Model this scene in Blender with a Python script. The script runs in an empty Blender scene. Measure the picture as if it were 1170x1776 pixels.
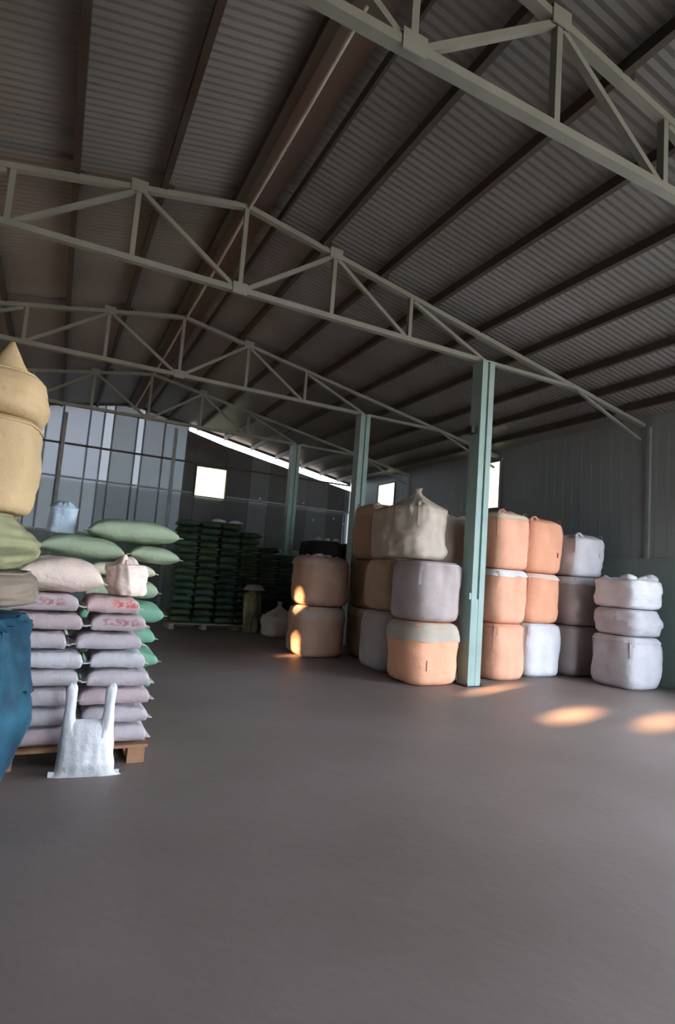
import bpy, bmesh, math, random
from math import sin, cos, pi, radians, sqrt
from mathutils import Vector, Matrix, noise

# ------------------------------------------------------------------ camera, light, exposure
SC = bpy.context.scene
COL = SC.collection
FOCAL_PX = 995.5
cam_d = bpy.data.cameras.new('camera'); cam = bpy.data.objects.new('camera', cam_d); COL.objects.link(cam)
YAW, PITCH, ROLL = 0.45295, 0.10495, 0.07528
_f = Vector((sin(YAW)*cos(PITCH), cos(YAW)*cos(PITCH), sin(PITCH)))
_r = Vector((cos(YAW), -sin(YAW), 0)); _u = _r.cross(_f)
_r2 = _r*cos(ROLL) + _u*sin(ROLL); _u2 = -_r*sin(ROLL) + _u*cos(ROLL)
cam.matrix_world = Matrix(((_r2.x, _u2.x, -_f.x, 0), (_r2.y, _u2.y, -_f.y, 0), (_r2.z, _u2.z, -_f.z, 1.6), (0, 0, 0, 1)))
cam_d.sensor_fit = 'VERTICAL'; cam_d.sensor_height = 24.0
cam_d.lens = FOCAL_PX/1776*24.0
cam_d.clip_start = 0.05; cam_d.clip_end = 300
SC.camera = cam

W = bpy.data.worlds.new('sky'); SC.world = W; W.use_nodes = True
_bg = W.node_tree.nodes['Background']
_bg.inputs[0].default_value = (0.80, 0.88, 1.0, 1); _bg.inputs[1].default_value = 6.0

SUN_AZ, SUN_EL = radians(20), radians(17.5)      # travels towards +X and a little +Y, low and warm
sd = bpy.data.lights.new('low_sun', 'SUN'); sun = bpy.data.objects.new('low_sun', sd); COL.objects.link(sun)
sd.energy = 50.0; sd.color = (1.0, 0.55, 0.27); sd.angle = radians(1.6)
SUN_DIR = Vector((cos(SUN_AZ)*cos(SUN_EL), sin(SUN_AZ)*cos(SUN_EL), -sin(SUN_EL)))
sun.rotation_euler = SUN_DIR.to_track_quat('-Z', 'Y').to_euler(); sun.location = (-12, -6, 8)

SC.view_settings.view_transform = 'Standard'; SC.view_settings.look = 'None'
SC.view_settings.gamma = 1.0; SC.view_settings.exposure = 1.42
SC.view_settings.use_curve_mapping = False
SC.cycles.use_denoising = True
SC.cycles.max_bounces = 10; SC.cycles.diffuse_bounces = 6; SC.cycles.sample_clamp_indirect = 6.0
SC.cycles.transmission_bounces = 4; SC.cycles.caustics_reflective = False; SC.cycles.caustics_refractive = False

# ------------------------------------------------------------------ materials
def mat(name, col, rough=0.8, var=0.15, scale=4.0, col2=None, bump=0.0, bscale=40.0, metal=0.0, trans=None, spec=0.3):
    m = bpy.data.materials.new(name); m.use_nodes = True
    nt = m.node_tree; N = nt.nodes; L = nt.links
    b = N['Principled BSDF']; b.inputs['Roughness'].default_value = rough; b.inputs['Metallic'].default_value = metal
    b.inputs['Specular IOR Level'].default_value = spec
    tc = N.new('ShaderNodeTexCoord')
    n = N.new('ShaderNodeTexNoise'); n.inputs['Scale'].default_value = scale; n.inputs['Detail'].default_value = 5
    L.new(tc.outputs['Object'], n.inputs['Vector'])
    rp = N.new('ShaderNodeValToRGB'); rp.color_ramp.elements[0].position = 0.3; rp.color_ramp.elements[1].position = 0.72
    c2 = col2 or tuple(c*(1-var*1.6) for c in col); c1 = tuple(min(1, c*(1+var*0.5)) for c in col)
    rp.color_ramp.elements[0].color = (*c2, 1); rp.color_ramp.elements[1].color = (*c1, 1)
    L.new(n.outputs['Fac'], rp.inputs['Fac']); L.new(rp.outputs['Color'], b.inputs['Base Color'])
    if bump:
        n2 = N.new('ShaderNodeTexNoise'); n2.inputs['Scale'].default_value = bscale; n2.inputs['Detail'].default_value = 3
        L.new(tc.outputs['Object'], n2.inputs['Vector'])
        bp = N.new('ShaderNodeBump'); bp.inputs['Strength'].default_value = bump; bp.inputs['Distance'].default_value = 0.02
        L.new(n2.outputs['Fac'], bp.inputs['Height']); L.new(bp.outputs['Normal'], b.inputs['Normal'])
    if trans:
        t = N.new('ShaderNodeBsdfTranslucent'); t.inputs['Color'].default_value = (*trans, 1)
        mx = N.new('ShaderNodeAddShader')
        L.new(b.outputs[0], mx.inputs[0]); L.new(t.outputs[0], mx.inputs[1])
        L.new(mx.outputs[0], N['Material Output'].inputs['Surface'])
    return m

def print_mat(name, base, ink, cx, cz, wx, wz):
    """woven sack with a smudged printed mark on its front face (object space X / Z)"""
    m = mat(name, base, 0.75, 0.08, 5.0, bump=0.25, bscale=60)
    nt = m.node_tree; N = nt.nodes; L = nt.links
    b = N['Principled BSDF']; src = b.inputs['Base Color'].links[0].from_socket
    tc = N.new('ShaderNodeTexCoord'); sp = N.new('ShaderNodeSeparateXYZ'); L.new(tc.outputs['Object'], sp.inputs[0])
    def band(out, c, w):
        s = N.new('ShaderNodeMath'); s.operation = 'SUBTRACT'; L.new(out, s.inputs[0]); s.inputs[1].default_value = c
        a = N.new('ShaderNodeMath'); a.operation = 'ABSOLUTE'; L.new(s.outputs[0], a.inputs[0])
        r = N.new('ShaderNodeMapRange'); r.inputs['From Min'].default_value = w; r.inputs['From Max'].default_value = w*0.6
        L.new(a.outputs[0], r.inputs['Value']); return r.outputs['Result']
    m1 = N.new('ShaderNodeMath'); m1.operation = 'MULTIPLY'; L.new(band(sp.outputs['X'], cx, wx), m1.inputs[0]); L.new(band(sp.outputs['Z'], cz, wz), m1.inputs[1])
    n = N.new('ShaderNodeTexNoise'); n.inputs['Scale'].default_value = 28; L.new(tc.outputs['Object'], n.inputs['Vector'])
    r = N.new('ShaderNodeMapRange'); r.inputs['From Min'].default_value = 0.42; r.inputs['From Max'].default_value = 0.6; L.new(n.outputs['Fac'], r.inputs['Value'])
    m2 = N.new('ShaderNodeMath'); m2.operation = 'MULTIPLY'; L.new(m1.outputs[0], m2.inputs[0]); L.new(r.outputs['Result'], m2.inputs[1])
    mix = N.new('ShaderNodeMix'); mix.data_type = 'RGBA'; L.new(m2.outputs[0], mix.inputs['Factor'])
    L.new(src, mix.inputs['A']); mix.inputs['B'].default_value = (*ink, 1)
    L.new(mix.outputs['Result'], b.inputs['Base Color'])
    return m

M = {}
M['concrete'] = mat('floor_concrete', (0.240, 0.198, 0.188), 0.52, 0.12, 0.55, col2=(0.18, 0.145, 0.13), bump=0.12, bscale=12, spec=0.35)
M['ground'] = mat('outside_ground', (0.32, 0.31, 0.29), 0.9, 0.15, 0.4)
M['roof'] = mat('roof_sheet', (0.225, 0.235, 0.235), 0.5, 0.10, 0.35, col2=(0.155, 0.155, 0.14), metal=0.15)
M['purlin'] = mat('purlin_steel', (0.05, 0.052, 0.042), 0.7, 0.2, 1.5, col2=(0.05, 0.032, 0.022))
M['steel'] = mat('painted_truss_steel', (0.225, 0.25, 0.22), 0.6, 0.12, 2.0)
M['column'] = mat('column_paint', (0.29, 0.42, 0.39), 0.55, 0.10, 2.5)
M['darksteel'] = mat('dark_bracket_steel', (0.03, 0.03, 0.03), 0.6)
M['rust'] = mat('rusty_ridge_sheet', (0.11, 0.055, 0.04), 0.8, 0.3, 0.9, col2=(0.10, 0.095, 0.08))
M['conduit'] = mat('pale_conduit', (0.5, 0.48, 0.42), 0.5)
M['wallsheet'] = mat('wall_sheet_slate', (0.175, 0.20, 0.205), 0.6, 0.12, 0.6)
M['wallsheet2'] = mat('wall_sheet_dull', (0.115, 0.12, 0.12), 0.6, 0.15, 0.8)
M['wallsheet_l'] = mat('fibreglass_sheet_blue', (0.30, 0.34, 0.38), 0.6, 0.1, 0.7, trans=(0.024, 0.028, 0.032))
M['wallsheet_m'] = mat('fibreglass_sheet_grey', (0.24, 0.27, 0.28), 0.6, 0.12, 0.7, trans=(0.012, 0.0145, 0.016))
M['wallsheet_s'] = mat('fibreglass_sheet_pale', (0.35, 0.38, 0.42), 0.6, 0.12, 0.7, trans=(0.036, 0.041, 0.045))
M['wallsheet_d'] = mat('fibreglass_sheet_dark', (0.17, 0.19, 0.20), 0.6, 0.12, 0.7, trans=(0.006, 0.0075, 0.008))  # darker, less translucent sheet for the lower tier
M['wallsheet_r'] = mat('right_wall_sheet_grey', (0.26, 0.30, 0.305), 0.6, 0.12, 0.5)
M['wainscot'] = mat('wainscot_block_paint', (0.24, 0.32, 0.30), 0.75, 0.08, 1.2, bump=0.1, bscale=10)
M['girt'] = mat('wall_girt', (0.10, 0.10, 0.10), 0.7)
M['girt_m'] = mat('wall_post_paint', (0.24, 0.28, 0.275), 0.6)
M['girt_l'] = mat('wall_girt_pale', (0.42, 0.46, 0.47), 0.6)
M['pane'] = mat('milky_window_pane', (0.8, 0.8, 0.7), 0.5, 0.03, 2.0, trans=(0.33, 0.33, 0.275))
M['wood'] = mat('pallet_wood', (0.34, 0.19, 0.11), 0.8, 0.25, 6.0)

def fab(name, c, var=0.08, bump=0.35, trans=None): return mat(name, c, 0.72, var, 3.0, bump=bump, bscale=26, trans=trans)
M['white'] = fab('woven_white', (0.55, 0.55, 0.59))
M['snow'] = fab('woven_bright_white', (0.72, 0.74, 0.78))
M['peach'] = fab('woven_peach', (0.80, 0.43, 0.29))
M['apricot'] = fab('woven_apricot', (0.85, 0.43, 0.27))
M['beige'] = fab('woven_beige', (0.48, 0.43, 0.36))
M['brown'] = fab('woven_brownish', (0.40, 0.30, 0.25))
M['tanb'] = fab('woven_tan', (0.46, 0.33, 0.22))
M['umber'] = fab('woven_umber', (0.42, 0.27, 0.19))
M['greybag'] = fab('woven_grey', (0.42, 0.37, 0.36))
M['seam'] = fab('seam_thread', (0.25, 0.22, 0.2), bump=0)
M['hempale'] = fab('seam_pale', (0.66, 0.64, 0.62), bump=0)
M['green'] = fab('woven_sage_green', (0.36, 0.46, 0.32))
M['teal'] = fab('woven_teal_green', (0.20, 0.42, 0.30))
M['cream'] = fab('woven_cream', (0.84, 0.70, 0.62))
M['creamw'] = fab('woven_cream_yellow', (0.66, 0.62, 0.48))
M['pinkw'] = fab('woven_pinkish_white', (0.49, 0.405, 0.42))
M['lilac'] = fab('woven_lilac_white', (0.48, 0.44, 0.475))
M['pinkprint'] = print_mat('woven_with_pink_print', (0.50, 0.435, 0.45), (0.36, 0.16, 0.2), 0.02, 0.08, 0.17, 0.035)
M['redprint'] = print_mat('woven_with_red_print', (0.60, 0.45, 0.45), (0.55, 0.13, 0.12), 0.10, 0.085, 0.13, 0.04)
M['brownprint'] = print_mat('woven_with_brown_print', (0.46, 0.44, 0.46), (0.34, 0.12, 0.1), -0.16, 0.08, 0.09, 0.05)
M['tan'] = fab('woven_mustard_tan', (0.50, 0.37, 0.20), 0.06)
M['olive'] = mat('woven_olive', (0.27, 0.29, 0.16), 0.75, 0.2, 3.2, col2=(0.13, 0.105, 0.065), bump=0.4, bscale=9)
M['murk'] = fab('woven_dull_brown', (0.22, 0.18, 0.14))
M['blue'] = mat('woven_petrol_blue', (0.014, 0.095, 0.15), 0.7, 0.2, 5.0, col2=(0.003, 0.022, 0.045), bump=0.5, bscale=10)
M['skyblue'] = fab('woven_pale_blue', (0.48, 0.62, 0.74))
M['dgreen'] = fab('woven_bottle_green', (0.035, 0.085, 0.05), 0.4)
M['dgreen2'] = fab('woven_dark_moss', (0.045, 0.075, 0.03), 0.4)
M['dgreen3'] = fab('woven_blackish_green', (0.022, 0.05, 0.035), 0.4)
M['black'] = fab('woven_black', (0.012, 0.013, 0.014))
M['ink'] = mat('dark_print_ink', (0.08, 0.04, 0.03), 0.8)

# ------------------------------------------------------------------ helpers
def mesh_obj(name, verts, faces, m, parent=None, smooth=False, loc=(0, 0, 0), rot=(0, 0, 0)):
    me = bpy.data.meshes.new(name); me.from_pydata(verts, [], faces); me.update()
    if smooth:
        for p in me.polygons: p.use_smooth = True
    if m is not None: me.materials.append(M[m])
    o = bpy.data.objects.new(name, me); COL.objects.link(o)
    o.location = loc; o.rotation_euler = rot
    if parent is not None: o.parent = parent
    return o

def tag(o, label, cat, group=None):
    o['label'] = label; o['category'] = cat
    if group: o['group'] = group
    return o

def thing(name, label, cat, loc=(0, 0, 0), rz=0, group=None):
    o = bpy.data.objects.new(name, None); COL.objects.link(o); o.empty_display_size = 0.1
    o.location = loc; o.rotation_euler = (0, 0, rz)
    return tag(o, label, cat, group)

def struct(o): o['kind'] = 'structure'; return o

class MB:
    def __init__(s): s.v = []; s.f = []
    def box(s, x0, x1, y0, y1, z0, z1):
        n = len(s.v)
        s.v += [(x0, y0, z0), (x1, y0, z0), (x1, y1, z0), (x0, y1, z0), (x0, y0, z1), (x1, y0, z1), (x1, y1, z1), (x0, y1, z1)]
        s.f += [tuple(n+i for i in q) for q in ((3, 2, 1, 0), (4, 5, 6, 7), (0, 1, 5, 4), (1, 2, 6, 5), (2, 3, 7, 6), (3, 0, 4, 7))]
        return s
    def bar(s, a, b, w, h, up=(0, 1, 0)):
        """box beam from a to b; w across 'up', h along 'up'"""
        a = Vector(a); b = Vector(b); d = (b-a).normalized(); up = Vector(up)
        side = d.cross(up).normalized(); up2 = side.cross(d).normalized()
        n = len(s.v)
        for p in (a, b):
            for sx, sy in ((-1, -1), (1, -1), (1, 1), (-1, 1)):
                s.v.append(tuple(p + side*sx*w/2 + up2*sy*h/2))
        s.f += [(n+3, n+2, n+1, n), (n+4, n+5, n+6, n+7)] + [(n+i, n+(i+1) % 4, n+4+(i+1) % 4, n+4+i) for i in range(4)]
        return s
    def tube(s, pts, r, k=8):
        n = len(s.v); pts = [Vector(p) for p in pts]
        for i, p in enumerate(pts):
            d = (pts[min(i+1, len(pts)-1)] - pts[max(i-1, 0)]).normalized()
            u = d.cross(Vector((0.13, 0.27, 0.95))).normalized(); w = d.cross(u)
            for j in range(k):
                t = 2*pi*j/k; s.v.append(tuple(p + (u*cos(t) + w*sin(t))*r))
        for i in range(len(pts)-1):
            for j in range(k):
                s.f.append((n+i*k+j, n+i*k+(j+1) % k, n+(i+1)*k+(j+1) % k, n+(i+1)*k+j))
        s.f.append(tuple(n+j for j in range(k))[::-1]); s.f.append(tuple(n+(len(pts)-1)*k+j for j in range(k)))
        return s
    def ribbon(s, pts, wdir, w, th=0.006):
        """flat strap following pts, w wide along wdir"""
        n = len(s.v); wd = Vector(wdir).normalized(); pts = [Vector(p) for p in pts]
        for i, p in enumerate(pts):
            d = (pts[min(i+1, len(pts)-1)] - pts[max(i-1, 0)]).normalized(); nn = d.cross(wd).normalized()
            for a, b in ((-1, -1), (1, -1), (1, 1), (-1, 1)): s.v.append(tuple(p + wd*a*w/2 + nn*b*th/2))
        for i in range(len(pts)-1):
            for j in range(4): s.f.append((n+i*4+j, n+i*4+(j+1) % 4, n+(i+1)*4+(j+1) % 4, n+(i+1)*4+j))
        s.f.append((n+3, n+2, n+1, n)); e = n+(len(pts)-1)*4; s.f.append((e, e+1, e+2, e+3))
        return s
    def build(s, name, m, parent=None, smooth=False, loc=(0, 0, 0), rot=(0, 0, 0)):
        return mesh_obj(name, s.v, s.f, m, parent, smooth, loc, rot)

def nz(x, y, z, seed): return noise.noise(Vector((x+seed*7.31, y-seed*3.17, z+seed*1.77)))

# ------------------------------------------------------------------ shell dimensions
XR, ZR, SL = 1.85, 6.48, 0.1884          # ridge line and roof slope
XW_R, XW_L = 10.12, -6.42                # side walls
Y_F, Y_B = -9.3, 19.82                   # gable walls
Y1, BAY = 7.34, 4.16
XC, ZB = 6.08, 5.28                      # inner column line, bottom chord height
def zt(x): return ZR - abs(x-XR)*SL      # truss top chord axis

def grid_panels(mb, axis, const, th, u0, u1, z0, ztop, holes):
    """wall slab with rectangular holes; u runs along the wall; ztop may be a function of u"""
    us = sorted(set([u0, u1] + [h[i] for h in holes for i in (0, 1)] + ([XR] if axis == 'y' and u0 < XR < u1 else [])))
    zs = sorted(set([z0] + [h[i] for h in holes for i in (2, 3)]))
    for a, b in zip(us, us[1:]):
        for i, za in enumerate(zs):
            zb = zs[i+1] if i+1 < len(zs) else None
            if zb is not None:
                um, zm = (a+b)/2, (za+zb)/2
                if any(h[0] < um < h[1] and h[2] < zm < h[3] for h in holes): continue
                ta = tb = zb
            else:
                ta = ztop(a+1e-6) if callable(ztop) else ztop; tb = ztop(b-1e-6) if callable(ztop) else ztop
            n = len(mb.v)
            if axis == 'y':
                mb.v += [(a, const, za), (b, const, za), (b, const+th, za), (a, const+th, za), (a, const, ta), (b, const, tb), (b, const+th, tb), (a, const+th, ta)]
            else:
                mb.v += [(const, a, za), (const+th, a, za), (const+th, b, za), (const, b, za), (const, a, ta), (const+th, a, ta), (const+th, b, tb), (const, b, tb)]
            mb.f += [tuple(n+i for i in q) for q in ((3, 2, 1, 0), (4, 5, 6, 7), (0, 1, 5, 4), (1, 2, 6, 5), (2, 3, 7, 6), (3, 0, 4, 7))]

# ---- floor and outside ground
floor = struct(MB().box(XW_L, XW_R, Y_F, Y_B, -0.15, 0).build('floor', 'concrete'))
struct(MB().box(-60, 70, -70, 80, -0.30, -0.16).build('ground', 'ground'))

# ---- roof: corrugated sheets, ribs running down each slope
def corrugated_roof(sign):
    v = []; f = []
    x0, x1 = XR, (XW_R+0.25 if sign > 0 else XW_L-0.25)
    step = 0.025; wl = 0.10; ys = []
    y = Y_F-0.3
    while y < Y_B+0.3: ys.append(y); y += step
    for yy in ys:
        h = 0.0055*cos(2*pi*yy/wl)
        for x in (x0, x1):
            v.append((x, yy, zt(x)+0.185+h))
    for i in range(len(ys)-1):
        f.append((2*i, 2*i+1, 2*i+3, 2*i+2))
    return v, f
ceil_v, ceil_f = corrugated_roof(1); v2, f2 = corrugated_roof(-1)
n0 = len(ceil_v); ceil_v += v2; ceil_f += [tuple(n0+i for i in q) for q in f2]
ceiling = struct(mesh_obj('ceiling', ceil_v, ceil_f, 'roof'))
MB().box(XR-0.13, XR+0.33, Y_F, Y_B, ZR+0.075, ZR+0.09).build('ridge_lining', 'rust', ceiling)
for px_ in (-5.3, -4.3, -3.3, -2.3, -1.27, -0.26, 0.75, 1.72, 2.33, 3.02, 4.0, 4.97, 5.97, 6.92, 7.95, 8.75, 9.5):
    z = zt(px_); th_ = 0.075 if px_ != 2.33 else 0.035
    if px_ == 1.72: th_ = 0.11
    MB().box(px_-th_/2, px_+th_/2, Y_F+0.02, Y_B-0.1, z+0.03, z+0.155).build('purlin', 'purlin', ceiling)
mbc = MB(); pts = []
for i in range(90):
    y = -1.5 + i*0.24; pts.append((XR+0.03, y, ZR-0.01-0.03*abs(sin(pi*(y-Y1)/BAY))))
mbc.tube(pts, 0.022, 6).build('ridge_conduit', 'conduit', ceiling, True)

# ---- right wall: painted block base with ledge, sheets above, translucent windows
wr = MB()
wins_r = [(11.33, 12.45, 3.58, 4.80), (16.55, 17.65, 3.62, 4.80)]
grid_panels(wr, 'x', XW_R+0.04, 0.03, Y_F, Y_B, 2.31, zt(XW_R)+0.20, wins_r+[(-5.2, 4.4, 2.31001, 4.5)])
wall_right = struct(wr.build('wall_right', 'wallsheet_r'))
base = MB(); grid_panels(base, 'x', XW_R, 0.14, Y_F, Y_B, 0, 2.26, [(-5.2, 4.4, 0.0001, 2.2599)])
struct(base.build('trim_1', 'wainscot'))
MB().box(XW_R-0.03, XW_R+0.14, 4.4, Y_B, 2.26, 2.31).build('ledge', 'wainscot', wall_right)
# corrugation ribs of the right wall sheets, one thin rib each
rm = None
y = 4.6
while y < Y_B-0.1:
    if not any(w[0]-0.03 < y < w[1]+0.03 for w in wins_r):
        if rm is None:
            o = MB().box(-0.004, 0.0, -0.02, 0.02, 2.31, zt(XW_R)+0.1).build('rib', 'wallsheet_r', wall_right); rm = o.data
        else:
            o = bpy.data.objects.new('rib', rm); COL.objects.link(o); o.parent = wall_right
        o.location = (XW_R+0.04, y, 0)
    y += 0.25
for y in (4.45, Y1-0.12, Y1+BAY-0.15, Y1+2*BAY):
    MB().box(XW_R-0.02, XW_R+0.04, y-0.03, y+0.03, 2.31, zt(XW_R)-0.05).build('wall_post', 'girt_m', wall_right)
for i, w in enumerate(wins_r):
    wo = struct(MB().box(XW_R+0.035, XW_R+0.05, w[0], w[1], w[2], w[3]).build('window_%d' % (i+2), 'pane'))
    fr = MB()
    for a in ((w[0]-0.03, w[0]), (w[1], w[1]+0.03)): fr.box(XW_R+0.0, XW_R+0.04, a[0], a[1], w[2]-0.03, w[3]+0.03)
    for a in ((w[2]-0.03, w[2]), (w[3], w[3]+0.03)): fr.box(XW_R+0.0, XW_R+0.04, w[0], w[1], a[0], a[1])
    fr.build('window_frame', 'girt', wo)

# ---- left wall, out of view, with openings added to shape the low sun's beams
def sun_hole(p, du, dz):
    """opening in the left wall whose sun beam lands on point p"""
    t = (p[0]-XW_L)/SUN_DIR.x
    y = p[1]-SUN_DIR.y*t; z = p[2]-SUN_DIR.z*t
    return (y-du/2, y+du/2, z-dz/2, z+dz/2)
holes = [sun_hole((6.3, 5.45, 0), 0.30, 0.26), sun_hole((6.35, 6.98, 0), 0.13, 0.34), sun_hole((7.35, 4.95, 0), 0.26, 0.30),
         sun_hole((4.27, 10.16, 1.14), 0.13, 0.46), sun_hole((4.62, 9.84, 1.05), 0.18, 0.22), sun_hole((4.27, 10.12, 0.17), 0.10, 0.34)]
holes = [(a, b, c, min(d, 4.75)) for a, b, c, d in holes]
wl = MB(); grid_panels(wl, 'x', XW_L-0.07, 0.03, Y_F, Y_B, 0, zt(XW_L)+0.20, holes+[(9.2, 10.5, 0.0001, 1.9)])  # floor-level opening added so sun bounces warm light onto the bags
wall_left = struct(wl.build('wall_left', 'wallsheet'))

# ---- front gable (behind the camera) with its wide doorway
wf = MB(); grid_panels(wf, 'y', Y_F-0.03, 0.03, XW_L, XW_R, 0, lambda x: zt(x)+0.15, [(3.6, 9.8, 0.0001, 4.7)])
struct(wf.build('wall_front', 'wallsheet2'))

# ---- back gable: sheets hung on girts, window opening, daylight slit under the right slope
wall_back = struct(MB().box(XW_L, XW_R, Y_B, Y_B+0.12, 0, 2.25).build('wall_back', 'wainscot'))
WIN = (4.12, 5.20, 3.88, 4.90)
def gap(x): return 0.02 if x < 3.72 else min(0.11, 0.03+(x-3.72)*0.06)
def top_back(x): return zt(x)+0.16 if x < 3.72 else zt(x)-gap(x)
sheets = []
edges = [XW_L]
while edges[-1] < XW_R-0.9: edges.append(edges[-1]+0.78)
edges.append(XW_R+0.06)
PALE = ((-0.95, -0.62), (1.02, 1.32), (2.05, 2.28))
edges = [e for e in edges if abs(e-WIN[0]) > 0.45 and abs(e-WIN[1]) > 0.45] + [WIN[0], WIN[1], 3.72]
edges = [e for e in edges if all(abs(e-p_) > 0.12 for q_ in PALE for p_ in q_)] + [p_ for q_ in PALE for p_ in q_]
edges = sorted(set(edges))
rng = random.Random(5)
for a, b in zip(edges, edges[1:]):
    if b-a < 0.02: continue
    mid = (a+b)/2
    for tier, (za, zb) in enumerate(((2.25, 3.92), (3.92, None))):
        if mid < 0.9: mt = 'wallsheet_l' if tier else 'wallsheet_m'
        elif mid < 3.4: mt = 'wallsheet_m' if tier else 'wallsheet_d'
        else: mt = ('wallsheet2', 'wallsheet')[rng.random() < 0.5]
        if tier and any(abs(a-q_[0]) < 1e-6 for q_ in PALE): mt = 'wallsheet_s'
        dy = (0.0 if tier else 0.03) + (0.014 if edges.index(a) % 2 else 0)
        x_lo = a; segs = [(za, zb)]
        if abs(a-WIN[0]) < 1e-6:
            if tier == 0: segs = [(2.25, WIN[2])]
            else: segs = [(WIN[3], None)]
        for s0, s1 in segs:
            v = []; f = []; n = max(6, int((b-a)/0.065)); n -= n % 2
            for i in range(n+1):
                x = a-0.03+(b-a+0.06)*i/n; h = 0.012 if i % 2 else -0.012
                t = s1 if s1 is not None else top_back(min(max(x, a+1e-4), b-1e-4) if not (a < 3.72 <= b) else a+1e-3)
                if s1 is None and a >= 3.72: t = zt(x)-gap(x)
                elif s1 is None: t = zt(x)+0.16
                v += [(x, h, s0-0.02), (x, h, t)]
            for i in range(n): f.append((2*i, 2*i+2, 2*i+3, 2*i+1))
            mesh_obj('wall_sheet', v, f, mt, wall_back, True, (0, Y_B+0.04+dy, 0))
for z, m_, hh in ((5.0, 'girt', 0.06), (3.95, 'girt_l', 0.05), (2.25, 'girt_l', 0.06)):
    spans = ((XW_L, WIN[0]-0.05), (WIN[1]+0.05, XW_R)) if z < 4.99 and z > 3 else ((XW_L, XW_R),)
    for a, b in spans:
        MB().box(a, b, Y_B-0.05, Y_B+0.015, z-hh/2, z+hh/2).build('girt', m_, wall_back)
for x in (-3.2, -0.1, 3.3, 7.77):
    MB().box(x-0.05, x+0.05, Y_B-0.14, Y_B-0.05, 0, zt(x)-0.15).build('wall_post', 'girt_l', wall_back)
for s_, xa, xb in ((-1, XW_L, XR), (1, XR, XW_R)):                 # flashing closing the gable above the slit
    v = [(xa, Y_B+0.0, zt(xa)+0.10), (xb, Y_B+0.0, zt(xb)+0.10), (xb, Y_B+0.0, zt(xb)+0.19), (xa, Y_B+0.0, zt(xa)+0.19)]
    v += [(x, y+0.03, z) for x, y, z in v]
    mesh_obj('gable_flashing', v, [(0, 1, 2, 3), (7, 6, 5, 4), (0, 4, 5, 1), (1, 5, 6, 2), (2, 6, 7, 3), (3, 7, 4, 0)], 'wallsheet2', wall_back)
w1 = struct(MB().box(WIN[0], WIN[1], Y_B+0.03, Y_B+0.045, WIN[2], WIN[3]).build('window_1', 'pane'))
fr = MB()
for a in ((WIN[0]-0.03, WIN[0]), (WIN[1], WIN[1]+0.03)): fr.box(a[0], a[1], Y_B-0.03, Y_B+0.03, WIN[2]-0.03, WIN[3]+0.03)
for a in ((WIN[2]-0.03, WIN[2]), (WIN[3], WIN[3]+0.03)): fr.box(WIN[0], WIN[1], Y_B-0.03, Y_B+0.03, a[0], a[1])
fr.build('window_frame', 'girt', w1)
for x, z in ((6.5, 4.05), (8.2, 4.1), (8.65, 3.5), (9.5, 3.65), (9.95, 3.5)):       # small clear patches that read as specks of daylight
    mesh_obj('daylight_patch', [(x-0.035, 0, z-0.03), (x+0.035, 0, z-0.03), (x+0.035, 0, z+0.03), (x-0.035, 0, z+0.03)], [(0, 1, 2, 3)], 'pane', wall_back, loc=(0, Y_B-0.001, 0))

# ------------------------------------------------------------------ roof trusses and columns
NODES = [XC - 1.37*0 , 4.57, 3.22, XR, 0.46, -0.90, -2.36]
def truss(y, label):
    t = thing('roof_truss', label, 'roof truss', (XR, y, ZB), 0, 'steel roof trusses')
    def P(x, z): return (x-XR, 0, z-ZB)
    up = (0, 1, 0)
    MB().bar(P(-2.36, ZB), P(XC, ZB), 0.075, 0.09, up).build('bottom_chord', 'steel', t)
    MB().bar(P(XC+0.10, ZB), P(8.22, ZB), 0.06, 0.08, up).build('overhang_tie', 'steel', t)
    MB().bar(P(-2.46, ZB), P(-4.5, ZB), 0.06, 0.08, up).build('overhang_tie', 'steel', t)
    MB().bar(P(XR, ZR), P(XW_R, zt(XW_R)), 0.07, 0.09, up).build('top_chord', 'steel', t)
    MB().bar(P(XR, ZR), P(XW_L, zt(XW_L)), 0.07, 0.09, up).build('top_chord', 'steel', t)
    for x in (4.57, 3.22, 0.46, -0.90):
        MB().bar(P(x, ZB+0.03), P(x, zt(x)-0.03), 0.06, 0.07, up).build('web_post', 'steel', t)
    MB().bar(P(XR+0.0, ZB+0.10), P(XR, ZR-0.03), 0.06, 0.07, up).build('king_post', 'steel', t)
    for a, b in (((XC-0.05, ZB+0.03), (4.62, zt(4.62)-0.05)), ((4.50, ZB+0.03), (3.27, zt(3.27)-0.05)), ((1.93, ZB+0.03), (3.17, zt(3.17)-0.05)),
                 ((1.77, ZB+0.03), (0.52, zt(0.52)-0.05)), ((-0.85, ZB+0.03), (0.41, zt(0.41)-0.05)), ((-0.97, zt(-0.97)-0.05), (-2.3, ZB+0.03))):
        MB().bar(P(*a), P(*b), 0.055, 0.06, up).build('diagonal', 'steel', t)
    for s in (1, -1):
        xa = XR+s*(8.26-XR); xb = XR+s*(10.02-XR)
        MB().bar(P(xa, ZB-0.03), P(xb, 4.62), 0.04, 0.05, up).build('knee_brace', 'steel', t)
    for x in (XR, 3.22, 0.46):
        v = []
        mbx = MB(); z = (ZB if x == XR else zt(x))
        mbx.box(x-XR-0.10, x-XR+0.10, -0.056, -0.0455, z-ZB-0.07, z-ZB+0.09)
        mbx.build('gusset_plate', 'steel', t)
    for x in (0.75, 3.02, 4.0, 4.97, 5.97, 6.92):
        MB().box(x-XR+0.05, x-XR+0.12, -0.04, 0.04, zt(x)-ZB+0.03, zt(x)-ZB+0.12).build('purlin_cleat', 'darksteel', t)
    return t
truss(Y1-BAY, 'pale steel roof truss nearest the camera, crossing the top right corner')
truss(Y1, 'pale steel roof truss resting on the nearest green column')
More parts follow.
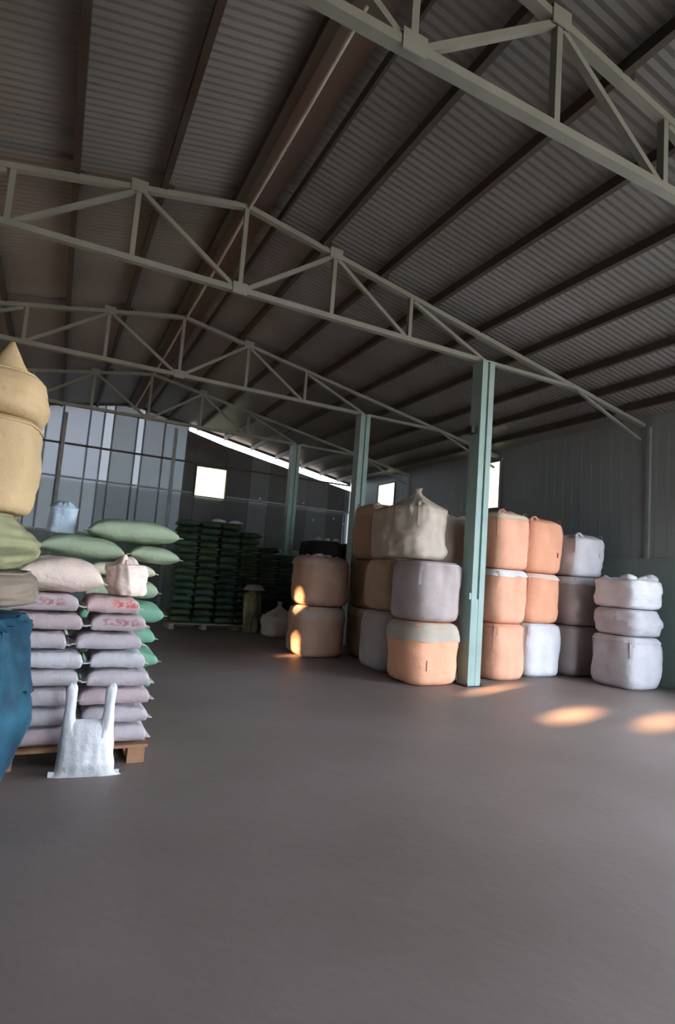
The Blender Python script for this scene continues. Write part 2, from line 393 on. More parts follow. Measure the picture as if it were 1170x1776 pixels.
truss(Y1+BAY, 'pale steel roof truss resting on the second green column')
truss(Y1+2*BAY, 'farthest pale steel roof truss, in front of the bright slit')

def column(x, y, label, plate=False):
    t = thing('steel_column', label, 'column', (x, y, 0), 0, 'green steel columns')
    H = ZB-0.05; w = 0.125
    MB().box(-w, w, -w+0.035, w, 0.012, H).build('column_body', 'column', t)
    MB().box(-w, -0.022, -w-0.005, -w+0.035, 0.012, H).build('front_flange', 'column', t)
    MB().box(0.022, w, -w-0.005, -w+0.035, 0.012, H).build('front_flange', 'column', t)
    MB().box(-0.0219, 0.0219, -w-0.0, -w+0.035, 0.012, 1.35).build('cover_plate', 'column', t)
    MB().box(-0.17, 0.17, -0.17, 0.17, 0, 0.012).build('base_plate', 'darksteel', t)
    for sx in (-1, 1):
        for sy in (-1, 1):
            MB().tube([(sx*0.14, sy*0.14, 0.012), (sx*0.14, sy*0.14, 0.045)], 0.014, 6).build('anchor_bolt', 'darksteel', t)
    MB().box(-w-0.02, w+0.02, -w-0.02, w+0.02, H, H+0.02).build('cap_plate', 'column', t)
    if plate:
        MB().box(-w-0.11, -w, -0.06, 0.10, 4.02, 4.14).build('clamp_bracket', 'darksteel', t)
        MB().box(-w-0.02, -w, -w+0.03, w, 1.36, 1.44).build('splice_band', 'column', t)
        MB().box(-w-0.04, -w-0.001, -w, -w+0.03, 1.34, 1.44).build('splice_clip', 'column', t)
    return t
column(XC, Y1, 'nearest tall green steel column, between the big bag stacks', True)
column(XC, Y1+BAY, 'second green steel column, rising behind the tallest brown bag stack')
column(XC, Y1+2*BAY, 'farthest grey-green steel column, behind the dark green sack pile')
column(2*XR-XC, Y1, 'green steel column on the left row, hidden behind sacks')

# ------------------------------------------------------------------ big bags
def big_bag(x, y, z, s, h, label, m, seed=1, rz=0.0, top='flat', skirt=None, skirt_m='white', lean=(0, 0), wr=1.0, n=3.6, sx=1.0, sy=1.0,
            bulge=0.05, loops=True, mark=False, loop_m=None, taper=0.0, rb=0.80, rt=0.84, group='big bulk bags', name='bulk_bag', cat='bulk bag', ear=None):
    t = thing(name, label, cat, (x, y, z), rz, group)
    NT, NZ = 72, 30
    def rad(th): return 0.5*s/((abs(cos(th))**n + abs(sin(th))**n)**(1/n))
    def surf(th, u, off=0.0, cap=1.0):
        f = 1.0
        if u < 0.14: f = rb+(1-rb)*sqrt(max(0, 1-(1-u/0.14)**2))
        if u > 0.86: f = rt+(1-rt)*sqrt(max(0, 1-((u-0.86)/0.14)**2))
        f *= 1+bulge*(sin(pi*min(1, u*1.02))-0.5) - taper*u
        r = rad(th)*f*cap
        cx_, cy_ = cos(th), sin(th)
        w = 0.014*nz(cx_*3.2, cy_*3.2, u*1.3, seed) + 0.034*nz(cx_*1.3, cy_*1.3, u*2.4, seed+3)
        w += 0.010*abs(nz(cx_*7, cy_*7, u*0.9, seed+5)) * (0.4+1.6*max(u-0.6, 0)*2)
        w += 0.008*nz(cx_*4, cy_*4, u*9, seed+9)
        r += w*wr + off
        return Vector((r*cx_*sx + lean[0]*u, r*cy_*sy + lean[1]*u, u*h + (0.012*wr*nz(cx_*2, cy_*2, 4.0, seed)*u if top != 'flat' else 0)))
    v = []; f = []
    for i in range(NZ+1):
        u = i/NZ
        for j in range(NT): v.append(tuple(surf(2*pi*j/NT, u)))
    for i in range(NZ):
        for j in range(NT): f.append((i*NT+j, i*NT+(j+1) % NT, (i+1)*NT+(j+1) % NT, (i+1)*NT+j))
    # bottom cap
    c = len(v); v.append((0, 0, 0.0))
    for j in range(NT): f.append((c, (j+1) % NT, j))
    # top cap in rings
    last = NZ*NT
    rings = [(0.80, 0.002), (0.55, 0.004), (0.30, 0.005)]
    if top == 'gather': rings = [(0.80, 0.05), (0.55, 0.10), (0.30, 0.15), (0.16, 0.20), (0.12, 0.25), (0.17, 0.31)]
    if top == 'mound': rings = [(0.80, 0.03), (0.55, 0.05), (0.30, 0.06)]
    if top == 'crumple': rings = [(0.95, 0.03), (0.80, 0.02), (0.55, 0.0), (0.30, 0.0)]
    for k, (q, dz) in enumerate(rings):
        st = len(v)
        for j in range(NT):
            th = 2*pi*j/NT; p = surf(th, 1.0)
            pl = 1 + (0.10*cos(11*th+seed) if top == 'gather' and k > 1 else 0)
            zz = p.z+dz + (0.03*nz(cos(th)*3*q, sin(th)*3*q, 2, seed+20) if top != 'flat' else 0) + (0.05*nz(cos(th)*5*q, sin(th)*5*q, 7, seed+21) if top == 'crumple' else 0)
            v.append((lean[0]+(p.x-lean[0])*q*pl, lean[1]+(p.y-lean[1])*q*pl, zz))
        for j in range(NT): f.append((last+j, last+(j+1) % NT, st+(j+1) % NT, st+j))
        last = st
    c = len(v); zc = sum(v[last+j][2] for j in range(NT))/NT; v.append((lean[0], lean[1], zc - (0.05 if top == 'gather' else -0.004)))
    for j in range(NT): f.append((last+j, last+(j+1) % NT, c))
    body = mesh_obj('bag_body', v, f, m, t, True)
    # sewn rim where the top panel meets the side panels
    def ring(u, off, rr, nm, mm):
        mb = MB(); pts = [surf(2*pi*j/48, u, off) for j in range(49)]
        vv = []; ff = []; K = 5
        for j in range(48):
            p = pts[j]; d = (pts[(j+1) % 48]-pts[j-1]).normalized(); a = Vector((0, 0, 1)); b = d.cross(a)
            for k in range(K): vv.append(tuple(p + (a*cos(2*pi*k/K)+b*sin(2*pi*k/K))*rr))
        for j in range(48):
            for k in range(K): ff.append((j*K+k, ((j+1) % 48)*K+k, ((j+1) % 48)*K+(k+1) % K, j*K+(k+1) % K))
        mesh_obj(nm, vv, ff, mm, body, True)
    ring(0.955, 0.002, 0.009, 'top_seam', loop_m or m)
    if skirt:
        # loose flap folded down over the shoulders with a wavy hem
        vv = []; ff = []; NS = 6
        for i in range(NS+1):
            for j in range(NT):
                th = 2*pi*j/NT
                hem = skirt*(1+0.25*nz(cos(th)*1.5, sin(th)*1.5, 3, seed+31)+0.12*nz(cos(th)*5, sin(th)*5, 3, seed+32))
                u = 0.995-hem*i/NS
                p = surf(th, u, 0.012+0.012*i/NS*(1+nz(cos(th)*6, sin(th)*6, i*0.3, seed+33)))
                vv.append(tuple(p))
        for i in range(NS):
            for j in range(NT): ff.append((i*NT+j, (i+1)*NT+j, (i+1)*NT+(j+1) % NT, i*NT+(j+1) % NT))
        mesh_obj('folded_top_flap', vv, ff, skirt_m, t, True)
    if loops:
        for k in range(4):
            th = pi/4+pi/2*k
            mb = MB()
            pts = [surf(th, u, 0.006) for u in (0.60, 0.7, 0.8, 0.88, 0.94, 0.975)]
            p = pts[-1]; d = Vector((cos(th), sin(th), 0)); side = Vector((-sin(th), cos(th), 0))
            if top == 'flat':
                pts = pts + [p + d*0.035 + Vector((0, 0, -0.03)) + side*0.02, p + d*0.045 + Vector((0, 0, -0.12))+side*0.03, p + d*0.03 + Vector((0, 0, -0.2))+side*0.015]
            else:
                pts = pts + [p + d*0.01 + Vector((0, 0, 0.05)), p - d*0.03+side*0.04 + Vector((0, 0, 0.09)), p - d*0.06 + side*0.09 + Vector((0, 0, 0.05)), p-d*0.07+side*0.11+Vector((0, 0, 0.02))]
            mb.ribbon(pts, side, 0.045, 0.006); mb.build('lifting_loop', loop_m or m, t)
    if mark:
        th = mark[0]; uu = mark[1]; hh = mark[2]; ww = mark[3]
        vv = []; 
        for a in (-1, 1):
            for b in (-1, 0, 1): vv.append(tuple(surf(th+a*ww, uu+b*hh, 0.004)))
        o = mesh_obj('printed_mark', vv, [(0, 3, 4, 1), (1, 4, 5, 2)], 'ink', body)
        o['label'] = 'small dark printed mark'
    if top == 'crumple':
        for k, (ax, ay, rr) in enumerate(ear or ((-0.30, -0.25, 0.13), (0.32, -0.22, 0.17), (0.02, -0.3, 0.10), (0.25, 0.2, 0.15))):
            blob('crumpled_flap', ax*s, ay*s, h+0.015, rr, rr*0.8, rr*0.62, 'snow', t, seed+k)
    elif ear:
        ax, ay, az, rr, eh = ear
        vv = []; ff = []; K = 16
        for i in range(7):
            u = i/6; r = rr*(1-u)**1.05*(1+0.1*nz(u*3, 0, 0, seed))+0.012
            for k in range(K):
                a = 2*pi*k/K; vv.append((ax+r*cos(a), ay+0.6*r*sin(a), az+u*eh+0.01*nz(cos(a), sin(a), u*2, seed)))
        for i in range(6):
            for k in range(K): ff.append((i*K+k, i*K+(k+1) % K, (i+1)*K+(k+1) % K, (i+1)*K+k))
        ff.append(tuple(6*K+k for k in range(K)))
        mesh_obj('tied_corner', vv, ff, m, t, True)
    return t

def blob(name, x, y, z, rx, ry, rz_, m, parent, seed):
    v = []; f = []; A, B = 20, 12
    for i in range(B+1):
        ph = -pi/2+pi*i/B
        for j in range(A):
            th = 2*pi*j/A
            k = 1+0.28*nz(cos(th)*cos(ph)*2, sin(th)*cos(ph)*2, sin(ph)*2, seed+40)+0.12*nz(cos(th)*5, sin(th)*5, sin(ph)*5, seed+41)
            v.append((x+rx*cos(ph)*cos(th)*k, y+ry*cos(ph)*sin(th)*k, z+max(-0.12*rz_, rz_*sin(ph)*k)))
    for i in range(B):
        for j in range(A): f.append((i*A+j, i*A+(j+1) % A, (i+1)*A+(j+1) % A, (i+1)*A+j))
    return mesh_obj(name, v, f, m, parent, True)

# stack A: front stack left of the near column
AX, AY = 5.43, 7.72
big_bag(AX, AY, 0.0, 0.93, 0.94, 'orange big bag with grey folded top, on the floor left of the nearest column', 'apricot', 3, skirt=0.30, skirt_m='beige', top='flat', mark=(-2.02, 0.33, 0.085, 0.012), bulge=0.05)
big_bag(AX+0.01, AY, 0.955, 0.94, 0.93, 'pale grey big bag standing on the orange bag beside the nearest column', 'greybag', 5, wr=1.5, top='gather' if False else 'flat', loop_m='white', taper=0.03)
big_bag(AX-0.20, AY+0.12, 1.91, 0.90, 0.86, 'crumpled beige big bag with tied neck, topmost beside the nearest column', 'beige', 9, top='gather', lean=(0.03, 0.0), wr=2.6, taper=0.06, loops=True, rz=0.3, n=3.0)
# stack C: directly behind A on its left
big_bag(5.50, 8.80, 0.0, 0.92, 1.00, 'grey-beige big bag on the floor directly behind the orange bag', 'greybag', 13, bulge=0.09, n=3.4)
big_bag(5.54, 8.86, 1.01, 0.88, 0.88, 'brown tan big bag, second in the stack behind the pale grey bag', 'tanb', 14)
big_bag(5.60, 8.96, 1.90, 0.80, 0.93, 'dull beige big bag, topmost of the stack behind the crumpled bag', 'beige', 15, top='mound')
# stack B: slim view behind C
big_bag(5.90, 10.10, 0.0, 0.90, 0.94, 'orange brown big bag on the floor, lowest in the far slim stack', 'umber', 17, skirt=0.14, skirt_m='tanb')
big_bag(5.90, 10.10, 0.95, 0.90, 0.93, 'orange brown big bag, second up in the far slim stack', 'umber', 18)
big_bag(5.90, 10.10, 1.89, 0.90, 1.08, 'orange brown big bag with pale rolled top, uppermost of the far slim stack', 'umber', 19, skirt=0.18, skirt_m='tanb', top='mound')
# stack D: two umber bags with sun flecks
big_bag(4.74, 10.32, 0.0, 0.97, 0.93, 'reddish brown big bag with sun flecks, on the floor, leftmost of the big bags', 'umber', 21, wr=1.8, skirt=0.24, skirt_m='brown')
big_bag(4.76, 10.32, 0.945, 0.97, 0.91, 'reddish brown big bag with slumped top, on the sun-flecked bag', 'umber', 22, wr=1.5, top='crumple', skirt=0.16, skirt_m='brown', ear=((-0.1, -0.1, 0.12), (0.2, 0.2, 0.12)))
# stack J: behind the near column
big_bag(6.98, 9.35, 0.0, 0.90, 0.94, 'grey big bag on the floor, hidden behind the nearest column', 'greybag', 24)
big_bag(6.98, 9.35, 0.95, 0.90, 0.94, 'pale blue-white big bag, second up behind the nearest column', 'snow', 25)
big_bag(6.98, 9.35, 1.90, 0.92, 0.92, 'beige big bag, topmost behind the nearest column', 'beige', 26, top='crumple', wr=1.6, ear=((-0.2, -0.2, 0.12), (0.1, 0.1, 0.1)))
# stack F
big_bag(7.14, 7.93, 0.0, 0.80, 0.94, 'peach big bag on the floor, first stack right of the nearest column', 'peach', 31)
big_bag(7.14, 7.95, 0.95, 0.80, 0.92, 'peach big bag, middle one of the first stack right of the nearest column', 'peach', 32, skirt=0.12, skirt_m='snow')
big_bag(7.14, 7.95, 1.88, 0.82, 0.96, 'tall peach big bag with white rolled top, first stack right of the nearest column', 'peach', 33, top='mound', skirt=0.08, skirt_m='creamw')
# stack G
big_bag(8.17, 8.22, 0.0, 0.88, 0.95, 'white big bag on the floor under two peach bags', 'snow', 35, wr=1.5, n=6)
big_bag(8.16, 8.22, 0.96, 0.88, 0.90, 'peach big bag standing on the lone white floor bag', 'apricot', 36, skirt=0.10, skirt_m='cream')
big_bag(8.18, 8.24, 1.87, 0.92, 0.97, 'peach big bag with small dark mark, topmost above the white floor bag', 'apricot', 37, top='mound', mark=(-1.15, 0.36, 0.05, 0.03), wr=0.7)
# stack H
big_bag(9.24, 8.18, 0.0, 0.88, 0.93, 'grey-brown big bag on the floor between the white bag and the wall-side stack', 'greybag', 41)
big_bag(9.24, 8.18, 0.94, 0.88, 0.92, 'grey-brown big bag with white fold, under the white topmost bag near the wall', 'greybag', 42, skirt=0.14, skirt_m='white')
big_bag(9.28, 8.18, 1.87, 0.84, 0.76, 'white big bag with creased top, topmost of the stack near the right wall', 'snow', 43, top='mound', wr=2.0, n=5, mark=(-1.2, 0.55, 0.07, 0.015), loop_m='snow')
# stack I
big_bag(9.27, 6.98, 0.0, 0.90, 0.88, 'squat white big bag on the floor, nearest stack by the right wall', 'white', 45, wr=1.3, n=4, bulge=0.07, skirt=0.10, skirt_m='white')
big_bag(9.29, 6.98, 0.89, 0.88, 0.46, 'flattened grey-white big bag, middle one by the right wall', 'white', 46, wr=1.6, bulge=0.10, loops=False)
big_bag(9.31, 6.99, 1.36, 0.90, 0.50, 'short white big bag with crumpled open top, by the right wall', 'snow', 47, wr=1.6, top='crumple', loops=False, taper=-0.05)

# ------------------------------------------------------------------ sacks
def sack(x, y, z, L, Wd, T, label, m, seed=1, rot=(0, 0, 0), group=None, hem='hempale', res=(26, 18), name='woven_sack', cat='sack', pinch=0.10, wr=1.0, p=6.0, q=0.27, parts=True):
    NX, NY = res
    def at(u, v, sgn):
        e = (1-abs(u)**p); g = (1-abs(v)**p)
        th = T/2*max(e, 0)**q*max(g, 0)**(q*0.95)
        xx = L/2*u*(1-pinch*0.6*(1-v*v)*abs(u)**3)
        yy = Wd/2*v*(1-pinch*(1-u*u)*0.0 - pinch*0.5*(1-abs(v)**6)*0 + pinch*0.45*abs(u)**4*abs(v)**2)
        w = -0.03*T + 0.06*T*nz(u*1.8, v*1.8, sgn*2.0, seed) + 0.05*T*nz(u*5, v*5, sgn*3.0, seed+2)
        zz = T/2 + sgn*(th + w*wr*max(e, 0)**0.4*max(g, 0)**0.4) + 0.05*T*nz(u*1.2, v*1.2, 9, seed)*(abs(u)**3+abs(v)**3)*wr - 0.12*T*abs(u)**6
        return (xx, yy, zz)
    v = []; f = []; idx = {}
    def sp(i, n): t = -1+2*i/n; return math.copysign(abs(t)**0.7, t)
    for sg in (1, -1):
        for i in range(NX+1):
            for j in range(NY+1):
                edge = i in (0, NX) or j in (0, NY)
                if sg == -1 and edge: idx[(sg, i, j)] = idx[(1, i, j)]; continue
                idx[(sg, i, j)] = len(v); v.append(at(sp(i, NX), sp(j, NY), sg))
    for i in range(NX):
        for j in range(NY):
            a, b, c, d = idx[(1, i, j)], idx[(1, i+1, j)], idx[(1, i+1, j+1)], idx[(1, i, j+1)]; f.append((a, b, c, d))
            a, b, c, d = idx[(-1, i, j)], idx[(-1, i+1, j)], idx[(-1, i+1, j+1)], idx[(-1, i, j+1)]; f.append((d, c, b, a))
    o = mesh_obj(name, v, f, m, None, True, (x, y, z), rot)
    tag(o, label, cat, group)
    if parts:
        for s in (-1, 1):
            hv = []; hf = []
            for j in range(NY+1):
                px_, py_, pz_ = at(s, sp(j, NY), 0)
                for dx, dz in ((-0.008, -0.003), (0.026, -0.007), (0.026, -0.001), (-0.008, 0.004)): hv.append((px_+s*dx, py_, pz_+dz))
            for j in range(NY):
                for k in range(4): hf.append((j*4+k, (j+1)*4+k, (j+1)*4+(k+1) % 4, j*4+(k+1) % 4))
            hf += [(0, 1, 2, 3), (NY*4+3, NY*4+2, NY*4+1, NY*4)]
            mesh_obj('stitched_hem', hv, hf, hem, o)
    return o

ORD = ['bottom', 'second', 'third', 'fourth', 'fifth', 'sixth', 'seventh', 'eighth', 'ninth', 'tenth', 'eleventh', 'twelfth', 'thirteenth', 'fourteenth', 'fifteenth', 'sixteenth']
def rowname(i): return 'in the bottom row' if i == 0 else '%s row up' % ORD[i]

# white stack on a pallet
PX, PY = 0.30, 5.16
pal = thing('wooden_pallet', 'brown wooden pallet under the pinkish white sack stack', 'pallet', (PX, PY, 0))
for i in range(5): MB().box(-0.55, 0.55, -0.30+i*0.128, -0.30+i*0.128+0.095, 0.115, 0.138).build('top_plank', 'wood', pal)
for xx in (-0.50, 0.0, 0.42):
    MB().box(xx-0.02, xx+0.11, -0.30, 0.30, 0.093, 0.114).build('stringer_board', 'wood', pal)
for xx in (-0.50, 0.0, 0.42):
    for yy in (-0.30, -0.05, 0.20): MB().box(xx-0.02, xx+0.11, yy, yy+0.10, 0.02, 0.0925).build('pallet_block', 'wood', pal)
for xx in (-0.50, 0.0, 0.42): MB().box(xx-0.02, xx+0.11, -0.30, 0.30, 0.0, 0.019).build('bottom_board', 'wood', pal)
rs = random.Random(11)
cols_r = ['lilac', 'lilac', 'pinkw', 'lilac', 'white', 'lilac', 'pinkprint', 'redprint']
cols_l = ['pinkw', 'lilac', 'lilac', 'brownprint', 'greyw' if False else 'white', 'lilac', 'pinkw', 'pinkprint']
zc = 0.146
for i in range(8):
    pit = 0.142
    joint = 0.28 + (0.0, 0.02, -0.01, 0.03, 0.05, -0.08, 0.02, -0.03)[i]
    l0, r1 = -0.22+rs.uniform(-0.02, 0.02), 0.84+(0.02, 0.03, 0.05, 0.05, 0.02, -0.01, 0.03, -0.02)[i]-0.028*i*0.6
    zz = zc+i*pit
    l0 -= 0.012*i
    Ll = joint-l0-0.045; Lr = r1-joint-0.045
    dark = ' with pink printing' if i == 7 else ''
    sack((l0+joint)/2, PY+rs.uniform(-0.02, 0.02), zz, Ll, 0.56, pit*0.97, 'off-white woven sack in the left column of the pallet stack, %s' % rowname(i), cols_l[i], 60+i, (0, 0, rs.uniform(-0.03, 0.03)), 'pinkish white sacks on the pallet')
    sack((r1+joint)/2, PY+rs.uniform(-0.02, 0.02), zz, Lr, 0.56, pit*0.97, 'off-white woven sack in the right column of the pallet stack, %s' % rowname(i), cols_r[i], 80+i, (0, 0, rs.uniform(-0.03, 0.03)), 'pinkish white sacks on the pallet')
ZT = zc+8*0.142
sack(0.075, PY-0.02, ZT+0.0, 0.62, 0.52, 0.29, 'plump cream sack lying on top of the pallet stack, at left', 'cream', 97, (0, radians(2), 0.02), 'pinkish white sacks on the pallet', p=2.3, q=0.42)
big_bag(0.60, PY-0.04, ZT+0.002, 0.28, 0.25, 'half-full cream sack slumped upright on top of the pallet stack, at right', 'cream', 98, rz=0.5, top='mound', loops=False, n=3.2, wr=1.1, rb=0.9, rt=0.6, lean=(-0.05, 0), group='pinkish white sacks on the pallet', name='slumped_sack', cat='sack', ear=(-0.09, -0.04, 0.21, 0.07, 0.12))

# standing white sack with two ears in front of the pallet
def standing_sack():
    t = thing('open_white_sack', 'small white sack with two gathered ears, standing on the floor before the pallet', 'sack', (0.385, 4.66, 0), radians(-6))
    NX, NZ = 26, 26
    top = 0.40
    def hw(u): return 0.205-0.035*u+0.05*max(0, 1-u/0.08)**2
    def at(a, u, s):
        w = hw(u); x = w*a
        tck = 0.10*(1-abs(a)**2.6)**0.5*(0.25+0.75*min(1, u/0.25))*sqrt(max(0, 1-u**6))*(1-0.3*u)
        zz = u*top
        x += 0.006*nz(a*3, u*5, 0, 5)
        return (x-0.01*u, s*(tck+0.008*nz(a*4, u*3, s, 8)), zz + 0.012*nz(a*2, 0, 0, 3)*(1-u))
    v = []; f = []
    for s in (-1, 1):
        b0 = len(v)
        for i in range(NX+1):
            for j in range(NZ+1): v.append(at(-1+2*i/NX, j/NZ, s))
        for i in range(NX):
            for j in range(NZ):
                q = (b0+i*(NZ+1)+j, b0+(i+1)*(NZ+1)+j, b0+(i+1)*(NZ+1)+j+1, b0+i*(NZ+1)+j+1)
                f.append(q if s < 0 else q[::-1])
    mesh_obj('sack_body', v, f, 'snow', t, True)
    # neckline: rim rising into the two ears, a shell around the opening
    for sx, nm in ((-1, 'gathered_ear'), (1, 'gathered_ear')):
        vv = []; ff = []; K = 18; R = 16
        for r in range(R+1):
            u = r/R; z = top-0.12+u*0.375
            outer = 0.172+0.004*sin(u*8); inn = 0.095*sqrt(max(0, 1-(max(0, 0.47-z)/0.17)**2)) if z > 0.30 else 0.02
            end = sqrt(max(0, 1-max(0, (u-0.85)/0.15)**2))
            cxx = sx*(outer+inn)/2-0.01; wx = max(0.004, (outer-inn)/2*(0.25+0.75*end)); wy = (0.030+0.035*max(0, 1-u*1.8))*(0.15+0.85*end)
            for k in range(K):
                a = 2*pi*k/K; vv.append((cxx+wx*cos(a)*(1+0.06*nz(cos(a)*2, sin(a)*2, u*3, 5+sx)), wy*sin(a)*(1+0.08*cos(5*a)), z+0.01*cos(3*a)*u))
        for r in range(R):
            for k in range(K): ff.append((r*K+k, r*K+(k+1) % K, (r+1)*K+(k+1) % K, (r+1)*K+k))
        ff.append(tuple(R*K+k for k in range(K)))
        mesh_obj(nm, vv, ff, 'snow', t, True)
    vv = []; ff = []
    for i in range(17):
        a = -1+2*i/16; x = a*0.238
        for dy, dz in ((-0.012, 0.001), (0.012, 0.001), (0.008, 0.028+0.01*abs(a)), (-0.008, 0.028+0.01*abs(a))): vv.append((x, dy, dz))
    for i in range(16):
        for k in range(4): ff.append((i*4+k, (i+1)*4+k, (i+1)*4+(k+1) % 4, i*4+(k+1) % 4))
    ff += [(3, 2, 1, 0), (64, 65, 66, 67)]
    mesh_obj('bottom_hem', vv, ff, 'snow', t)
standing_sack()

# green stack behind the white one
GX0, GX1, GY = -0.62, 1.26, 6.98
gp = thing('wooden_pallet', 'wooden pallet under the green sack stack', 'pallet', (0.3, GY, 0))
for i in range(5): MB().box(-0.85, 0.75, -0.30+i*0.128, -0.30+i*0.128+0.095, 0.115, 0.138).build('top_plank', 'wood', gp)
for xx in (-0.85, -0.05, 0.65): MB().box(xx, xx+0.10, -0.30, 0.30, 0.0, 0.114).build('bearer', 'wood', gp)
rg = random.Random(4)
heights = [0.24, 0.24, 0.24, 0.26, 0.24, 0.17]
zz = 0.15
edge = [1.16, 1.20, 1.15, 1.22, 1.12, 1.07]
gm_r = ['teal', 'teal', 'teal', 'teal', 'green', 'creamw']
for i, hgt in enumerate(heights):
    e = edge[i]
    sack((e+0.32)/2, GY+rg.uniform(-0.02, 0.02), zz, e-0.34, 0.60, hgt*0.985, ('cream sack' if i == 5 else 'green woven sack') + ' in the right column of the green stack, %s' % rowname(i), gm_r[i], 120+i, (0, 0, rg.uniform(-0.05, 0.05)), 'green sacks behind the white stack', hem='green' if i < 5 else 'creamw', p=3.4, q=0.36, wr=1.5)
    sack((-0.58+0.30)/2, GY+rg.uniform(-0.02, 0.02), zz, 0.82, 0.60, hgt*0.985, 'green woven sack in the left column of the green stack, %s' % rowname(i), 'green', 130+i, (0, 0, rg.uniform(-0.05, 0.05)), 'green sacks behind the white stack', hem='green', p=3.4, q=0.36, wr=1.5)
    zz += hgt
GZ = zz
sack(1.03, GY-0.02, GZ, 0.56, 0.58, 0.20, 'short plump green sack with pale tip, right end under the topmost green sack', 'green', 140, (0, 0.06, 0), 'green sacks behind the white stack', hem='green', p=2.2, q=0.42)
sack(0.28, GY-0.04, GZ+0.01, 0.86, 0.58, 0.25, 'long green sack, left half below the topmost green sack', 'green', 141, (0, 0.05, 0), 'green sacks behind the white stack', hem='green', p=2.2, q=0.42)
sack(0.80, GY, GZ+0.215, 0.98, 0.58, 0.27, 'big sage green sack lying on the very top of the green stack', 'green', 142, (0, 0.02, 0), 'green sacks behind the white stack', hem='green', p=2.4, q=0.42)
big_bag(0.06, GY+0.10, GZ+0.26, 0.28, 0.30, 'small pale blue sack standing on the green sacks at left', 'skyblue', 150, loops=False, n=2.6, wr=0.6, top='mound', group='pale blue sacks', name='small_blue_sack', cat='sack')
big_bag(-0.22, GY-0.30+0.05, GZ-0.02, 0.20, 0.30, 'narrow pale blue sack at the left end of the green stack', 'skyblue', 151, loops=False, n=2.6, wr=0.6, top='mound', group='pale blue sacks', name='small_blue_sack', cat='sack') if False else None

# left foreground tower
big_bag(-0.60, 4.00, 0.0, 0.98, 1.20, 'crumpled petrol blue big bag at the left edge, on the floor', 'blue', 161, wr=3.6, bulge=0.16, n=3.2, skirt=0.35, skirt_m='blue', lean=(0.03, 0))
big_bag(-0.56, 4.04, 1.262, 0.94, 0.20, 'flat dull brown bag between the blue bag and the olive one', 'murk', 163, wr=1.5, loops=False, bulge=0.08)
big_bag(-0.62, 4.00, 1.472, 0.90, 0.32, 'slumped olive green bag under the tan bags', 'olive', 165, rb=0.92, rt=0.97, wr=3.5, loops=False, n=3.0, bulge=0.12, top='flat')
big_bag(-0.59, 3.93, 1.80, 0.90, 0.53, 'mustard tan bag on the olive bag, lower of two', 'tan', 167, sy=0.80, wr=1.2, loops=False, n=3.2, bulge=0.05, rb=0.92, rt=0.95)
big_bag(-0.60, 3.93, 2.34, 0.94, 0.27, 'mustard tan bag with a tied corner, top of the left tower', 'tan', 169, sy=0.80, wr=1.0, loops=False, n=3.6, bulge=0.10, top='flat', taper=0.04, rb=0.93, rt=0.80, ear=(0.25, -0.10, 0.13, 0.20, 0.34))

# ------------------------------------------------------------------ far pile of dark green sacks
rows_per_col = [15, 15, 15, 14, 12, 11]
GYF = 14.25
fp0 = {}
rf = random.Random(8)
wcol = 0.52
proto = {}
for cI, nr in enumerate(rows_per_col):
    for r_ in range(nr):
        m_ = ('dgreen', 'dgreen2', 'dgreen3', 'dgreen')[rf.randrange(4)]
        label = 'dark green sack in the far pile, column %s from the left, %s' % (('first', 'second', 'third', 'fourth', 'fifth', 'sixth')[cI], rowname(r_))
        X_ = 2.62+0.26+cI*wcol+rf.uniform(-0.008, 0.008); Y_ = GYF+rf.uniform(-0.05, 0.05); Z_ = 0.145+r_*0.165
        if m_ not in proto:
            o = sack(X_, Y_, Z_, 0.495, 0.7, 0.16, label, m_, 200+len(proto), (0, 0, 0), 'dark green sacks in the far pile', res=(12, 8), parts=False, p=3.4, q=0.33, wr=1.0)
            proto[m_] = o
        else:
            o = proto[m_].copy(); COL.objects.link(o); o.location = (X_, Y_, Z_); o['label'] = label
        o.rotation_euler = (0, 0, pi*(rf.random() < 0.5)+rf.uniform(-0.05, 0.05))
fpal = thing('wooden_pallet', 'long low pallet under the far dark green sack pile', 'pallet', (4.16, GYF, 0))
for i in range(4): MB().box(-1.58, 1.58, -0.36+i*0.2, -0.36+i*0.2+0.12, 0.115, 0.14).build('top_plank', 'murk', fpal)
for xx in (-1.55, -0.78, 0.0, 0.78, 1.42): MB().box(xx, xx+0.12, -0.36, 0.36, 0.0, 0.114).build('bearer', 'murk', fpal)
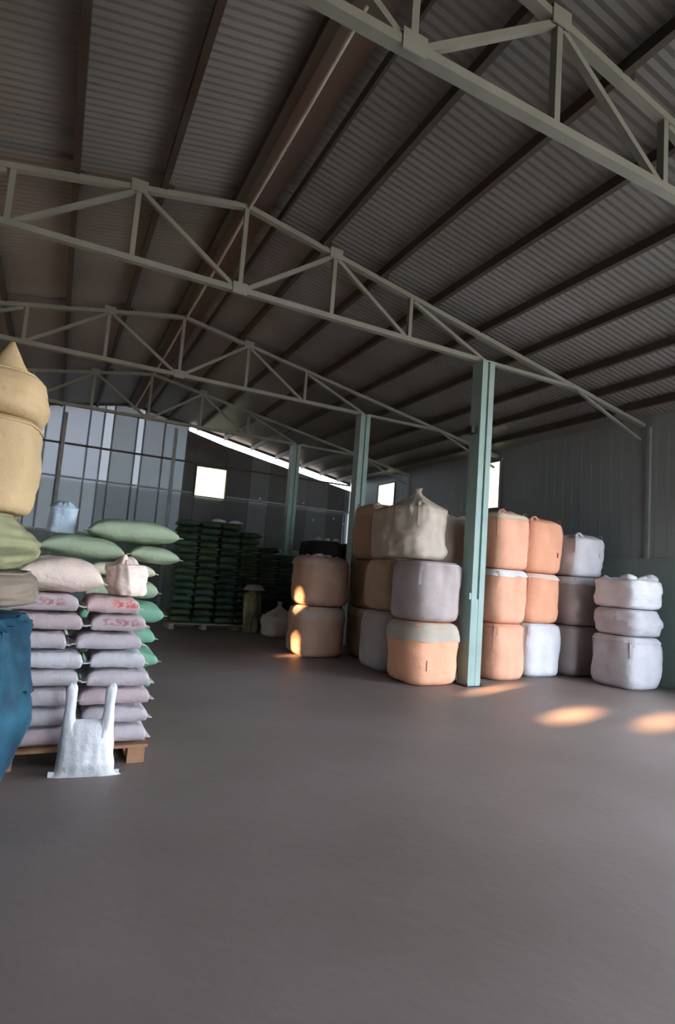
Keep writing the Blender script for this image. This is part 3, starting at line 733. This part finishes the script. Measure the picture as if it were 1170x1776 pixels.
for i, (dx, m_) in enumerate(((0.98, 'white'), (1.42, 'white'))):
    t = thing('pale_bundle', ('left' if i == 0 else 'right')+' small pale folded bundle lying on top of the far green pile', 'bundle', (2.62+dx, GYF-0.15, 0.145+15*0.165), 0, 'pale bundles on the far pile')
    blob('folded_cloth', 0, 0, 0.015, 0.17, 0.14, 0.07, m_, t, 300+i)
    MB().tube([(0.0, -0.14, 0.02), (0.0, -0.08, 0.075), (0, 0.0, 0.088), (0, 0.1, 0.07)], 0.006, 5).build('tie_string', 'seam', t, True)

# black bags beyond, with small pale bundles on top
for i, x in enumerate((6.85, 7.95)):
    for k in range(3):
        big_bag(x, 15.0, k*0.82, 1.05, 0.81, 'black big bag in the %s far stack beyond the reddish bags, %s' % (('left', 'right')[i], ('lowest', 'middle', 'topmost')[k]), 'black', 310+i*3+k, loops=True, group='black big bags at the back')
for i in range(3):
    t = thing('pale_bundle', ('leftmost', 'middle', 'rightmost')[i]+' of three tiny pale bundles on the black far bags', 'bundle', (6.62+i*0.28, 14.70, 2.475), 0, 'tiny bundles on the black bags')
    blob('folded_cloth', 0, 0, 0.012, 0.09, 0.08, 0.07, 'beige', t, 320+i)
# half-filled bags at the foot of the far pile
big_bag(4.98, 12.98, 0.0, 0.74, 0.50, 'short pale bag with a slumped cone top, at the foot of the far green pile', 'beige', 331, top='gather', loops=False, n=3, wr=1.6, group='half filled bags by the far pile')
big_bag(5.82, 12.85, 0.0, 0.62, 0.62, 'short brown bag right beside the pale slumped bag at the back', 'tanb', 332, top='mound', loops=False, n=3, wr=1.6, group='half filled bags by the far pile')
big_bag(4.50, 13.58, 0.0, 0.38, 0.95, 'slim dull green sack standing left of the pale slumped bag', 'olive', 333, top='mound', loops=False, n=2.6, wr=1.6, group='half filled bags by the far pile', name='standing_sack', cat='sack')
t = thing('metal_basin', 'pale upturned basin resting on the slim dull green sack', 'basin', (4.51, 13.58, 1.02), 0)
v = []; f = []
prof = [(0.26, 0.0), (0.27, 0.012), (0.245, 0.03), (0.20, 0.10), (0.16, 0.13), (0.0, 0.135)]
for r_, z_ in prof:
    for j in range(28): v.append((r_*cos(2*pi*j/28), r_*sin(2*pi*j/28), z_))
for i in range(len(prof)-1):
    for j in range(28): f.append((i*28+j, i*28+(j+1) % 28, (i+1)*28+(j+1) % 28, (i+1)*28+j))
mesh_obj('basin_shell', v, f, 'greybag', t, True)
